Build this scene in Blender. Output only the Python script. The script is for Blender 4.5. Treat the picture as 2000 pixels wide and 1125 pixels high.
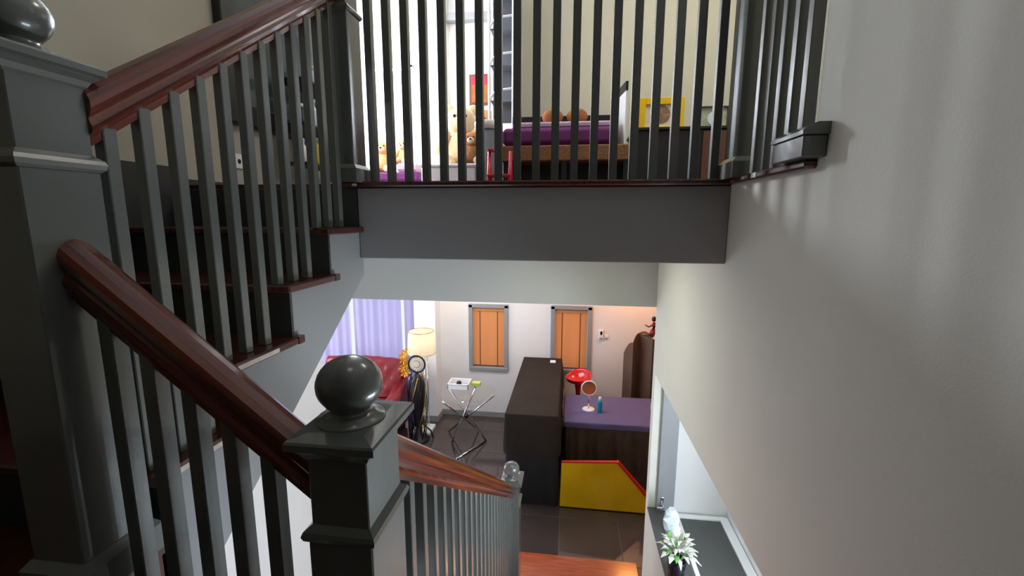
import bpy, bmesh, math, random
from mathutils import Vector, Matrix, Euler
random.seed(7)
for o in list(bpy.data.objects): bpy.data.objects.remove(o)
scene = bpy.context.scene
COL = scene.collection
Z0 = 3.16            # camera height above the tiled ground floor; every z below is relative to the eye

# ------------------------------------------------------------------ camera
cam_d = bpy.data.cameras.new('camera'); cam = bpy.data.objects.new('camera', cam_d); COL.objects.link(cam)
YAW, PITCH, ROLL, FPX = math.radians(7.4997), math.radians(9.1126), math.radians(0.15115), 868.6
cam_d.sensor_width = 36.0; cam_d.lens = FPX / 2000 * 36.0; cam_d.clip_start = 0.02; cam_d.clip_end = 200
fw = Vector((-math.sin(YAW) * math.cos(PITCH), math.cos(YAW) * math.cos(PITCH), -math.sin(PITCH)))
r0 = Vector((math.cos(YAW), math.sin(YAW), 0)); u0 = r0.cross(fw)
rr = math.cos(ROLL) * r0 + math.sin(ROLL) * u0; uu = -math.sin(ROLL) * r0 + math.cos(ROLL) * u0
m = Matrix((rr, uu, -fw)).transposed().to_4x4(); m.translation = (0, 0, Z0)
cam.matrix_world = m
scene.camera = cam

# ------------------------------------------------------------------ world, exposure
scene.view_settings.view_transform = 'Standard'; scene.view_settings.look = 'None'
scene.view_settings.gamma = 1.0; scene.view_settings.use_curve_mapping = False
scene.view_settings.exposure = 0.3
w = bpy.data.worlds.new('daylight'); scene.world = w; w.use_nodes = True
bg = w.node_tree.nodes['Background']; bg.inputs[0].default_value = (0.86, 0.91, 1.0, 1); bg.inputs[1].default_value = 0.9

def area(name, loc, rot, sx, sy, watt, col):
    l = bpy.data.lights.new(name, 'AREA'); l.shape = 'RECTANGLE'; l.size = sx; l.size_y = sy; l.energy = watt; l.color = col
    o = bpy.data.objects.new(name, l); COL.objects.link(o); o.location = (loc[0], loc[1], loc[2] + Z0)
    o.rotation_euler = [math.radians(a) for a in rot]; return o
DAY = (0.86, 0.92, 1.0); WARM = (1.0, 0.62, 0.30); NEUT = (1.0, 0.93, 0.84)
# daylight outside the visible panes, warm wall-washing lamps, and unseen lights added as fill
area('window_daylight_curtains', (-3.3, 6.75, -1.75), (-90, 0, 0), 1.9, 1.9, 2, (0.84, 0.86, 1.0))
area('fill_room_side', (-4.75, 4.9, -1.6), (0, -90, 0), 2.0, 2.2, 75, DAY)  # added light from an unseen left side, brightens room and stairwell
area('fill_room_top', (-1.0, 5.2, -0.32), (0, 0, 0), 1.6, 0.9, 28, (0.95, 0.96, 1.0))  # unseen overhead light added to brighten the lower room
area('ceiling_lamp_column', (-1.78, 6.25, -0.5), (0, 0, 0), 0.12, 0.12, 4, WARM)
area('ceiling_lamp_alcove', (1.0, 6.1, -0.45), (0, 0, 0), 0.3, 0.3, 16, (1, .38, .10))
area('fill_passage_top', (1.0, 2.3, -0.8), (0, 0, 0), 0.3, 0.8, 2, (0.70, 0.9, 1.0))  # added out of view to brighten the passage
area('window_daylight_upper', (-2.55, 6.5, 1.6), (-90, 0, 0), 0.7, 1.0, 420, DAY)
area('fill_upper_right', (3.28, 2.4, 1.75), (0, 90, 0), 1.6, 2.4, 6, DAY)  # unseen source added on the right to light the baluster sides
area('fill_hall_top', (1.0, 3.5, 2.86), (0, 0, 0), 0.8, 0.8, 28, NEUT)  # overhead fill added out of view for the partition wall
area('fill_passage_side', (1.28, 1.55, -1.62), (0, 90, 0), 0.8, 1.1, 52, (0.78, 0.90, 1.0))  # hidden source added to light newel and baluster sides through the opening
area('fill_landing', (-.1, 2.6, -.16), (0, 0, 0), 0.7, 0.3, 4.0, (0.97, 1.0, 0.78))  # added fill hidden behind the fascia, lifts the right wall and header
area('fill_stairwell', (-.1, .6, 2.86), (0, 0, 0), 0.6, 0.6, 2.5, (0.94, 0.97, 1.0))  # soft fill added above the stairwell, no such lamp in view
area('fill_upper_side', (-3.3, 4.9, 1.7), (0, -90, 0), 1.6, 2.2, 115, DAY)  # second source added out of view, sends light across to the right wall

# ------------------------------------------------------------------ materials
def lin(c):
    c = c / 255.0
    return c / 12.92 if c <= 0.04045 else ((c + 0.055) / 1.055) ** 2.4
MAT = {}
def mat(name, rgb, rough=0.5, metal=0.0, var=0.06, vscale=6.0, bump=0.0, bscale=60.0, coat=0.0, spec=0.5, trans=0.0, stretch=None):
    M = bpy.data.materials.new(name); M.use_nodes = True; nt = M.node_tree; b = nt.nodes['Principled BSDF']
    c = [lin(v) for v in rgb]
    tc = nt.nodes.new('ShaderNodeTexCoord'); mp = nt.nodes.new('ShaderNodeMapping')
    nt.links.new(tc.outputs['Object'], mp.inputs[0])
    if stretch: mp.inputs['Scale'].default_value = stretch
    n = nt.nodes.new('ShaderNodeTexNoise'); n.inputs['Scale'].default_value = vscale; n.inputs['Detail'].default_value = 4
    nt.links.new(mp.outputs[0], n.inputs['Vector'])
    cr = nt.nodes.new('ShaderNodeValToRGB')
    cr.color_ramp.elements[0].position = .3; cr.color_ramp.elements[1].position = .7
    cr.color_ramp.elements[0].color = [v * (1 - var) for v in c] + [1]; cr.color_ramp.elements[1].color = [min(1, v * (1 + var)) for v in c] + [1]
    nt.links.new(n.outputs['Fac'], cr.inputs[0]); nt.links.new(cr.outputs[0], b.inputs['Base Color'])
    b.inputs['Roughness'].default_value = rough; b.inputs['Metallic'].default_value = metal
    b.inputs['Specular IOR Level'].default_value = spec; b.inputs['Coat Weight'].default_value = coat; b.inputs['Coat Roughness'].default_value = 0.12
    b.inputs['Transmission Weight'].default_value = trans
    if bump:
        n2 = nt.nodes.new('ShaderNodeTexNoise'); n2.inputs['Scale'].default_value = bscale; nt.links.new(mp.outputs[0], n2.inputs['Vector'])
        bp = nt.nodes.new('ShaderNodeBump'); bp.inputs['Strength'].default_value = bump; bp.inputs['Distance'].default_value = 0.01
        nt.links.new(n2.outputs['Fac'], bp.inputs['Height']); nt.links.new(bp.outputs[0], b.inputs['Normal'])
    MAT[name] = M; return M
def wood(name, dark, light, rough, scale, stretch, coat=0.3, rot=None):
    M = mat(name, light, rough, coat=coat, stretch=stretch, vscale=scale); nt = M.node_tree
    if rot:
        mp = [n for n in nt.nodes if n.type == 'MAPPING'][0]; mp.vector_type = 'TEXTURE'
        mp.inputs['Rotation'].default_value = rot; mp.inputs['Scale'].default_value = [1 / v for v in stretch]
    cr = [n for n in nt.nodes if n.type == 'VALTORGB'][0]
    cr.color_ramp.elements[0].color = [lin(v) for v in dark] + [1]; cr.color_ramp.elements[1].color = [lin(v) for v in light] + [1]
    return M
def emit(name, rgb, strength):
    M = mat(name, rgb); b = M.node_tree.nodes['Principled BSDF']
    b.inputs['Emission Color'].default_value = [lin(v) for v in rgb] + [1]; b.inputs['Emission Strength'].default_value = strength; return M
mat('wall_left', (176, 170, 152), 0.85, var=.03, vscale=2.5, bump=.04, bscale=180)  # the partition's beige made darker, this wall's shade put into the colour
mat('wall', (228, 227, 218), 0.85, var=.025, vscale=2.5, bump=.04, bscale=180)
mat('wall_white', (236, 235, 234), 0.8, var=.02, vscale=2.5, bump=.03, bscale=180)
mat('wall_beige', (200, 197, 176), 0.85, var=.03, vscale=2.5, bump=.04, bscale=180)
mat('stringer_paint', (140, 142, 143), 0.6, var=.03, vscale=3)
mat('dark_wall', (58, 50, 46), 0.8)
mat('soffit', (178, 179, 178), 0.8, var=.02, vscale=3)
mat('ceiling', (225, 225, 222), 0.9, var=.02)
mat('riser_paint', (56, 58, 58), 0.4, var=.05, vscale=9)
mat('paint', (91, 95, 91), 0.30, var=.05, vscale=9, bump=.06, bscale=35, coat=.7)
mat('fascia', (148, 148, 149), 0.45, var=.03, vscale=4, bump=.03, bscale=60)
RD, RL = (62, 23, 16), (118, 54, 36)
wood('rail_wood_up', RD, RL, 0.22, 2, (30, .8, 30), coat=.6, rot=(math.atan(.69), 0, 0))
wood('rail_wood_down', RD, RL, 0.22, 2, (30, .8, 30), coat=.6, rot=(-math.atan(.703), 0, 0))
wood('rail_wood_turn', RD, RL, 0.22, 2, (.8, 30, 30), coat=.6, rot=(0, math.atan(.815), 0))
wood('rail_wood', RD, RL, 0.22, 2, (30, .8, 30), coat=.6)
wood('rail_wood_across', RD, RL, 0.22, 2, (.8, 30, 30), coat=.6)
wood('tread_wood', (52, 24, 20), (88, 42, 34), 0.28, 6, (8, 1, 1), coat=.4)
wood('orange_wood', (150, 66, 34), (186, 92, 52), 0.2, 5, (1, 8, 1), coat=.5)
mat('worn_edge', (196, 182, 170), 0.7, var=.15, vscale=30)
mat('tile', (74, 65, 63), 0.07, var=.12, vscale=3, spec=.6)
mat('grout', (118, 112, 106), 0.8)
mat('black_cloth', (20, 17, 19), 0.7, var=.15, vscale=5, bump=.25, bscale=12)
mat('black_satin', (44, 37, 31), 0.75, var=.15, vscale=5, bump=.1, bscale=20, spec=.15)
mat('skirt_satin', (74, 62, 52), 0.6, var=.2, vscale=6, bump=.1, bscale=20, spec=.2)
mat('violet_cloth', (102, 96, 138), 0.7, var=.06, vscale=4, spec=.2)
mat('gold', (232, 184, 20), 0.18, metal=.12, var=.12, vscale=3, bump=.12, bscale=5)
mat('red_edge', (205, 30, 24), 0.4)
mat('red_plastic', (214, 24, 34), 0.18, coat=.6)
mat('red_leather', (136, 30, 38), 0.3, var=.12, vscale=4, bump=.05, bscale=60, coat=.2)
mat('chrome', (215, 218, 222), 0.12, metal=1.0, var=.01)
mat('white_plastic', (238, 238, 240), 0.35, var=.01)
mat('black', (14, 13, 14), 0.4)
mat('black_gloss', (10, 10, 12), 0.12)
mat('gray_frame', (148, 150, 154), 0.4, var=.03)
mat('gray_panel', (150, 152, 156), 0.4, var=.03)
mat('gray_top', (80, 80, 79), 0.45, var=.05)
mat('brown_cloth', (104, 80, 66), 0.8, var=.12, vscale=3)
mat('shade', (250, 244, 226), 0.8)
mat('yellow', (240, 196, 20), 0.35, var=.03)
mat('orange_petal', (246, 170, 20), 0.5, var=.1, vscale=30)
mat('lime', (208, 214, 110), 0.5)
mat('leaf_green', (96, 150, 70), 0.5, var=.2, vscale=20)
mat('leaf_pale', (206, 206, 196), 0.55, var=.2, vscale=18)
mat('pot', (18, 20, 26), 0.2)
mat('cyan', (30, 150, 190), 0.25, var=.05)
mat('mirror', (235, 235, 235), 0.03, metal=1.0, var=0)
mat('brass', (190, 150, 80), 0.25, metal=1.0)
mat('fur_cream', (226, 200, 164), 0.95, var=.08, vscale=25, bump=.6, bscale=90)
mat('fur_brown', (176, 120, 76), 0.95, var=.12, vscale=25, bump=.6, bscale=90)
mat('fur_tan', (206, 166, 116), 0.95, var=.1, vscale=25, bump=.6, bscale=90)
mat('purple', (96, 30, 92), 0.8, var=.1, vscale=8, bump=.1, bscale=80)
mat('lilac', (176, 150, 170), 0.8)
mat('orange_cloth', (150, 88, 40), 0.8, var=.2, vscale=12)
mat('wicker', (124, 84, 50), 0.7, var=.35, vscale=60, bump=.5, bscale=90)
mat('dark_furniture', (15, 13, 16), 0.5, var=.1)
mat('brown_panel', (96, 56, 36), 0.5, var=.15, vscale=6, stretch=(6, 6, 1))
mat('paper', (226, 214, 190), 0.7, var=.08, vscale=14)
mat('pale_print', (176, 186, 150), 0.6, var=.25, vscale=20)
mat('photo_print', (150, 120, 90), 0.5, var=.5, vscale=22)
mat('glass_dark', (70, 80, 84), 0.08, var=.15, vscale=6)
mat('gray_fabric', (108, 112, 120), 0.8, var=.06)
mat('white_metal', (240, 240, 242), 0.3, var=.01)
mat('crimson', (190, 24, 52), 0.4)
mat('crystal', (222, 236, 242), 0.1, var=.1, vscale=40)
mat('blue_plastic', (60, 66, 150), 0.4)
mat('skin_figurine', (120, 72, 50), 0.4)
# glass panes and sheer curtains
def glass(name):
    M = bpy.data.materials.new(name); M.use_nodes = True; nt = M.node_tree; nt.nodes.remove(nt.nodes['Principled BSDF'])
    t = nt.nodes.new('ShaderNodeBsdfTransparent'); g = nt.nodes.new('ShaderNodeBsdfGlossy'); g.inputs['Roughness'].default_value = .02
    x = nt.nodes.new('ShaderNodeMixShader'); x.inputs[0].default_value = .08
    nt.links.new(t.outputs[0], x.inputs[1]); nt.links.new(g.outputs[0], x.inputs[2]); nt.links.new(x.outputs[0], nt.nodes['Material Output'].inputs[0]); MAT[name] = M
glass('pane')
def sheer(name, rgb, tr):
    M = bpy.data.materials.new(name); M.use_nodes = True; nt = M.node_tree; nt.nodes.remove(nt.nodes['Principled BSDF'])
    c = [lin(v) for v in rgb] + [1]
    tc = nt.nodes.new('ShaderNodeTexCoord'); wv = nt.nodes.new('ShaderNodeTexNoise'); wv.inputs['Scale'].default_value = 4
    mp = nt.nodes.new('ShaderNodeMapping'); mp.inputs['Scale'].default_value = (6, 6, .25)
    nt.links.new(tc.outputs['Object'], mp.inputs[0]); nt.links.new(mp.outputs[0], wv.inputs['Vector'])
    cr = nt.nodes.new('ShaderNodeValToRGB'); cr.color_ramp.elements[0].color = [v * .85 for v in c[:3]] + [1]; cr.color_ramp.elements[1].color = c
    nt.links.new(wv.outputs['Fac'], cr.inputs[0])
    d = nt.nodes.new('ShaderNodeBsdfDiffuse'); t = nt.nodes.new('ShaderNodeBsdfTranslucent')
    nt.links.new(cr.outputs[0], d.inputs[0]); nt.links.new(cr.outputs[0], t.inputs[0])
    x = nt.nodes.new('ShaderNodeMixShader'); x.inputs[0].default_value = tr
    nt.links.new(d.outputs[0], x.inputs[1]); nt.links.new(t.outputs[0], x.inputs[2]); nt.links.new(x.outputs[0], nt.nodes['Material Output'].inputs[0]); MAT[name] = M
sheer('curtain', (206, 198, 236), .6)
sheer('lamp_cloth', (250, 240, 220), .5)
sheer('blind_wood', (236, 168, 112), .25)

# ------------------------------------------------------------------ mesh helpers
class MB:
    def __init__(s): s.bm = bmesh.new()
    def box(s, x0, x1, y0, y1, z0, z1, ch=0.0):
        b = bmesh.new() if ch else s.bm
        v = [b.verts.new(p) for p in [(x0, y0, z0), (x1, y0, z0), (x1, y1, z0), (x0, y1, z0), (x0, y0, z1), (x1, y0, z1), (x1, y1, z1), (x0, y1, z1)]]
        for f in [(3, 2, 1, 0), (4, 5, 6, 7), (0, 1, 5, 4), (1, 2, 6, 5), (2, 3, 7, 6), (3, 0, 4, 7)]: b.faces.new([v[i] for i in f])
        if ch:
            bmesh.ops.bevel(b, geom=list(b.edges), offset=ch, segments=1, affect='EDGES', profile=.5)
            s.merge(b)
        return s
    def merge(s, b, mx=None):
        b.verts.index_update(); mp = {}
        for v in b.verts: mp[v.index] = s.bm.verts.new(mx @ v.co if mx else v.co)
        for f in b.faces:
            try: n = s.bm.faces.new([mp[v.index] for v in f.verts]); n.smooth = f.smooth
            except ValueError: pass
        b.free(); return s
    def prism(s, poly, axis, a, b, smooth=False):
        # poly of 2D points, extruded along axis from a to b; axis x: (y,z); y: (x,z); z: (x,y)
        def P(p, t): return {'x': (t, p[0], p[1]), 'y': (p[0], t, p[1]), 'z': (p[0], p[1], t)}[axis]
        A = [s.bm.verts.new(P(p, a)) for p in poly]; B = [s.bm.verts.new(P(p, b)) for p in poly]
        n = len(poly)
        s.bm.faces.new(A); s.bm.faces.new(B[::-1])
        for i in range(n):
            f = s.bm.faces.new([A[i], B[i], B[(i + 1) % n], A[(i + 1) % n]]); f.smooth = smooth
        return s
    def loft(s, rings, cap=True, smooth=True, closed=True):
        R = [[s.bm.verts.new(p) for p in r] for r in rings]; n = len(R[0])
        for a, b in zip(R, R[1:]):
            for i in range(n if closed else n - 1):
                f = s.bm.faces.new([a[i], a[(i + 1) % n], b[(i + 1) % n], b[i]]); f.smooth = smooth
        if cap and closed:
            s.bm.faces.new(R[0][::-1]); s.bm.faces.new(R[-1])
        return s
    def lathe(s, c, prof, seg=24, sx=1.0, sy=1.0):
        rings = [[(c[0] + sx * r * math.cos(2 * math.pi * i / seg), c[1] + sy * r * math.sin(2 * math.pi * i / seg), c[2] + z) for i in range(seg)] for r, z in prof]
        return s.loft(rings)
    def tube(s, pts, r, seg=8):
        pts = [Vector(p) for p in pts]; rings = []
        for i, p in enumerate(pts):
            d = (pts[min(i + 1, len(pts) - 1)] - pts[max(i - 1, 0)]).normalized()
            a = d.cross(Vector((0, 0, 1)));
            if a.length < .01: a = d.cross(Vector((1, 0, 0)))
            a.normalize(); b = d.cross(a)
            q = r[i] if isinstance(r, (list, tuple)) else r
            rings.append([p + a * q * math.cos(2 * math.pi * k / seg) + b * q * math.sin(2 * math.pi * k / seg) for k in range(seg)])
        return s.loft(rings)
    def ball(s, c, rx, ry=None, rz=None, u=20, v=14, mx=None):
        b = bmesh.new(); bmesh.ops.create_uvsphere(b, u_segments=u, v_segments=v, radius=1)
        for f in b.faces: f.smooth = True
        M = Matrix.Translation(c) @ (mx if mx else Matrix()) @ Matrix.Diagonal((rx, ry or rx, rz or rx, 1))
        return s.merge(b, M)
    def torus(s, c, R, r, axis='y', seg=32, sub=8, a0=0, a1=2 * math.pi):
        full = abs(a1 - a0 - 2 * math.pi) < 1e-4; rings = []
        for i in range(seg + 1):
            a = a0 + (a1 - a0) * i / seg; ring = []
            for k in range(sub):
                t = 2 * math.pi * k / sub; q = R + r * math.cos(t); h = r * math.sin(t)
                e = {'y': (q * math.cos(a), h, q * math.sin(a)), 'z': (q * math.cos(a), q * math.sin(a), h), 'x': (h, q * math.cos(a), q * math.sin(a))}[axis]
                ring.append((c[0] + e[0], c[1] + e[1], c[2] + e[2]))
            rings.append(ring)
        return s.loft(rings, cap=not full)
    def quad(s, *p):
        s.bm.faces.new([s.bm.verts.new(q) for q in p]); return s
    def build(s, name, material, parent=None, subsurf=0, label=None, bevel=0):
        bmesh.ops.remove_doubles(s.bm, verts=s.bm.verts, dist=1e-5)
        bmesh.ops.recalc_face_normals(s.bm, faces=s.bm.faces)
        off = Vector(parent['base']) if parent is not None and 'base' in parent else Vector((0, 0, 0))
        for v in s.bm.verts: v.co -= off
        if parent is None:
            xs = [v.co for v in s.bm.verts]
            c = Vector((sum(p.x for p in xs) / len(xs), sum(p.y for p in xs) / len(xs), min(p.z for p in xs)))
            for v in s.bm.verts: v.co -= c
        me = bpy.data.meshes.new(name); s.bm.to_mesh(me); s.bm.free()
        me.materials.append(MAT[material])
        o = bpy.data.objects.new(name, me); COL.objects.link(o)
        if parent is not None:
            o.parent = parent; o['base'] = list(off)
        else: o.location = c + Vector((0, 0, Z0)); o['base'] = list(c)
        if bevel:
            b = o.modifiers.new('bevel', 'BEVEL'); b.width = bevel; b.segments = 2; b.limit_method = 'ANGLE'
        if subsurf:
            sm = o.modifiers.new('subsurf', 'SUBSURF'); sm.levels = subsurf; sm.render_levels = subsurf
        if label: o['label'] = label
        return o
def tag(o, label, cat=None, group=None, kind=None):
    o['label'] = label
    if cat: o['category'] = cat
    if group: o['group'] = group
    if kind: o['kind'] = kind
    return o
def thing(name, base, label, cat, group=None, kind=None):
    o = bpy.data.objects.new(name, None); COL.objects.link(o); o.empty_display_size = .05
    o.location = (base[0], base[1], base[2] + Z0); o['base'] = list(base)
    return tag(o, label, cat, group, kind)
def clone(src, dx, dy, dz, parent):
    c = src.copy(); COL.objects.link(c); c.parent = parent; c.location = src.location + Vector((dx, dy, dz)); return c
def B(x0, x1, y0, y1, z0, z1, ch=0.0): return MB().box(x0, x1, y0, y1, z0, z1, ch)

ZF = -3.16           # tiled ground floor
ZU = 0.145           # upper floor
XS = -0.95           # outer face of the upper flight
XR = 0.63            # face of the right stairwell wall
XL = -1.86           # left stairwell wall

# ================================================================== SETTING
# ground floor with its 60 cm tiles
fl = tag(MB().box(-4.7, 3.2, 3.0, 6.9, ZF - .12, ZF - .004).build('floor', 'grout'), 'dark polished tile floor of the lower room', 'floor', kind='structure')
tx = [-.05 + .6 * i for i in range(-7, 5)]; ty = [4.32 + .6 * i for i in range(-2, 4)]
src = None
for i, x in enumerate(tx):
    for j, y in enumerate(ty):
        if src is None:
            src = B(x + .003, x + .597, y + .003, y + .597, ZF - .02, ZF, .0015).build('floor_tile', 'tile', fl); x_, y_ = x, y
        else: clone(src, x - x_, y - y_, 0, fl)
# lower back wall with three windows
W1 = (-1.53, -.935, -2.38, -1.335); W2 = (-.262, .328, -2.36, -1.325); WC = (-4.35, -2.36, -3.06, -.62)
mb = MB(); YB = 6.6
xs = [-4.7, WC[0], WC[1], W1[0], W1[1], W2[0], W2[1], 3.2]
for i in range(7):
    x0, x1 = xs[i], xs[i + 1]
    h = {1: WC, 3: W1, 5: W2}.get(i)
    if h: mb.box(x0, x1, YB, YB + .16, ZF - .1, h[2]); mb.box(x0, x1, YB, YB + .16, h[3], 0)
    else: mb.box(x0, x1, YB, YB + .16, ZF - .1, 0)
mb.box(-2.33, -2.0, 6.33, YB, ZF, -.3)
tag(mb.build('wall_back', 'wall_white'), 'white back wall of the lower room with two blind-covered windows', 'wall', kind='structure')
tag(B(-4.86, -4.7, 3.0, 4.0, ZF, 0).box(-4.86, -4.7, 5.9, 6.76, ZF, 0).box(-4.86, -4.7, 4.0, 5.9, ZF, -2.75).box(-4.86, -4.7, 4.0, 5.9, -.5, 0).build('wall_left_lower', 'wall_white'), 'white left wall of the lower room', 'wall', kind='structure')
tag(B(3.2, 3.36, 3.0, 6.76, ZF, 0).build('wall_right_lower', 'wall_white'), 'far right wall of the lower room', 'wall', kind='structure')
tag(B(-4.7, -1.96, 2.9, 3.05, ZF, -.15).build('wall_front_lower', 'wall_white'), 'front wall of the lower room beside the stairs', 'wall', kind='structure')
tag(B(1.24, 3.2, 3.24, 3.4, ZF, -.15).build('wall_front_right', 'wall_white'), 'wall of the lower room behind the passage', 'wall', kind='structure')
tag(B(-2.0, -.66, YB - .018, YB, ZF, ZF + .09, .003).box(-.06, 3.2, YB - .018, YB, ZF, ZF + .09).box(-2.34, -1.99, 6.315, 6.33, ZF, ZF + .09).box(-2.0, -1.985, 6.33, 6.6, ZF, ZF + .09).build('baseboard_back', 'gray_frame'), 'grey baseboard along the white back wall', 'baseboard', kind='structure')
# upper floor slab (with the ceiling of the lower room under it)
tag(B(-4.86, 3.36, 1.96, 6.9, -.15, ZU - .02).box(XR + .16, 3.36, .6, 1.96, -.15, ZU - .02).build('ceiling_lower', 'ceiling'), 'white ceiling of the lower room under the upper floor', 'ceiling', kind='structure')
tag(B(-3.2, 3.36, 1.95, 6.5, ZU - .02, ZU).box(XR + .16, 3.36, .6, 1.95, ZU - .02, ZU).build('floor_upper', 'tread_wood'), 'dark wooden floor of the upper hall', 'floor', kind='structure')
# header over the opening to the lower room
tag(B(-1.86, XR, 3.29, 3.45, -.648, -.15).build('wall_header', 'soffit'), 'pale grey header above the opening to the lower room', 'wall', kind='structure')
# fascia of the upper landing with its wooden edge
tag(B(XS, XR, 1.916, 1.96, -.19, .125, .004).build('trim_1', 'fascia'), 'dark grey fascia board below the upper landing', 'trim', kind='structure')
tr2 = tag(B(-1.04, XR + .02, 1.885, 2.02, .127, .150, .006).box(.60, .80, 1.285, 1.885, .127, .150, .006).build('trim_2', 'tread_wood'), 'dark wooden edge strip under the landing balusters', 'trim', kind='structure')
B(.5985, .6005, 1.60, 1.64, .131, .147).build('paint_chip', 'white_plastic', tr2, label='pale chipped spot'); B(-.955, -.935, 1.8835, 1.886, .131, .141).build('paint_chip', 'white_plastic', tr2, label='pale chipped spot')
# right stairwell wall with the pass-through opening
PT = (-2.198, -1.128, 3.2, .9)    # cap height, lintel, far jamb, near jamb
mb = MB(); x0, x1 = XR, XR + .16
mb.box(x0, x1, -1.4, 3.29, PT[1], .127); mb.box(x0, x1, -1.4, 3.29, ZF, PT[0] - .0); mb.box(x0, x1, PT[2], 3.29, PT[0], PT[1]); mb.box(x0, x1, -1.4, PT[3], PT[0], PT[1])
mb.box(x0, x1, -1.4, 1.31, .127, 2.9)
tag(mb.build('wall_right', 'wall'), 'plain plastered stairwell wall on the right with a low opening', 'wall', kind='structure')
tag(B(XR - .006, XR + .175, PT[3], PT[2], PT[0], PT[0] + .014, .003).build('trim_3', 'gray_top'), 'grey cap on the half wall of the low opening', 'trim', kind='structure')
tag(B(.572, XR, 1.245, 1.42, .150, .205, .003).prism([(.566, .205), (.566, .215), (.60, .235), (XR, .235), (XR, .205)], 'y', 1.238, 1.424).build('baseboard_right', 'paint'), 'grey moulded baseboard piece at the end of the right wall', 'baseboard', kind='structure')
# passage behind the opening
mb = B(.79, 1.24, 3.2, 3.29, ZF, -.15).box(1.2, 1.3, .2, .8, ZF, -.15).box(1.2, 1.3, 2.1, 3.2, ZF, -.15).box(1.2, 1.3, .8, 2.1, ZF, -2.08).box(1.2, 1.3, .8, 2.1, -1.18, -.15).box(.79, 1.3, .1, .2, ZF, -.15)  # gap in the hidden right side made for the added passage light
tag(mb.build('wall_passage', 'wall_white'), 'white walls of the passage seen through the low opening', 'wall', kind='structure')
tag(B(.79, 1.2, .2, 3.2, -.8 + .06, -.66).build('ceiling_passage', 'ceiling'), 'white ceiling of the passage', 'ceiling', kind='structure')
tag(B(.79, 1.2, .2, 3.2, ZF - .1, ZF).build('floor_passage', 'grout'), 'floor of the passage', 'floor', kind='structure')
# left stairwell wall and skirting
tag(B(XL - .1, XL, -1.4, 3.05, ZF, -.775).build('wall_left_under', 'wall_white'), 'white wall under the upper stair flight', 'wall', kind='structure')
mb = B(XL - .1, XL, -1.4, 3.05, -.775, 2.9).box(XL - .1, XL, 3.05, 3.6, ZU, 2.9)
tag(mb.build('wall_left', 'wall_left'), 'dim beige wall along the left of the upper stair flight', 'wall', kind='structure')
sk = [(.3, -.775), (.849, -.775), (.849, -.595), (1.116, -.595), (1.116, -.413), (1.382, -.413), (1.382, -.229), (1.649, -.229), (1.649, -.046), (1.916, -.046), (1.916, ZU), (3.6, ZU), (3.6, ZU + .03), (1.93, ZU + .03), (1.93, .225), (1.60, .225), (1.33, .04), (1.07, -.14), (.80, -.33), (.3, -.5)]
tag(MB().prism(sk, 'x', XL, XL + .02).build('baseboard_left', 'riser_paint'), 'dark stepped skirting along the left wall of the upper flight', 'baseboard', kind='structure')
# upper hall walls
UW = (-2.88, -2.22, 1.09, 2.06); mb = MB()
mb.box(-3.3, UW[0], 6.3, 6.46, ZU, 2.9).box(UW[1], -.6, 6.3, 6.46, ZU, 2.9).box(UW[0], UW[1], 6.3, 6.46, ZU, UW[2]).box(UW[0], UW[1], 6.3, 6.46, UW[3], 2.9)
mb.box(-1.95, -1.72, 6.1, 6.3, ZU, 2.9)
tag(mb.build('wall_upper_back', 'wall_white'), 'bright white far wall of the upper hall with a small window', 'wall', kind='structure')
tag(B(-3.1, -1.95, 6.18, 6.3, 2.55, 2.64, .004).box(-1.72, -.6, 6.18, 6.3, 2.55, 2.64, .004).build('trim_4', 'gray_frame'), 'grey horizontal band high on the far upper wall', 'trim', kind='structure')
tag(B(-.64, 3.2, 4.9, 5.06, ZU, 2.9).box(-.64, -.56, 5.06, 6.3, ZU, 2.9).build('wall_upper_partition', 'wall_beige'), 'beige wall of the upper hall behind the purple seat', 'wall', kind='structure')
mb = B(-3.36, -3.2, 3.6, 4.0, ZU, 2.9).box(-3.36, -3.2, 5.7, 6.3, ZU, 2.9).box(-3.36, -3.2, 4.0, 5.7, ZU, .9).box(-3.36, -3.2, 4.0, 5.7, 2.6, 2.9).box(-3.36, XL - .1, 3.5, 3.6, ZU, 2.9)
tag(mb.build('wall_upper_left', 'wall_white'), 'white left wall of the upper hall', 'wall', kind='structure')
tag(B(3.2, 3.36, .6, 1.2, ZU, 2.9).box(3.2, 3.36, 3.6, 5.06, ZU, 2.9).box(3.2, 3.36, 1.2, 3.6, ZU, .95).box(3.2, 3.36, 1.2, 3.6, 2.55, 2.9).box(.79, 3.36, .5, .6, ZU, 2.9).build('wall_upper_right', 'wall_beige'), 'beige right wall of the upper hall', 'wall', kind='structure')  # unseen opening shaped around the added light on the right
tag(B(-3.4, 3.4, -1.5, 6.5, 2.9, 3.0).build('ceiling', 'ceiling'), 'white ceiling of the stairwell and upper hall', 'ceiling', kind='structure')
tag(B(-1.96, .79, -1.5, -1.4, ZF, 2.9).build('wall_rear', 'dark_wall'), 'wall behind the stair landing', 'wall', kind='structure')

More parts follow.
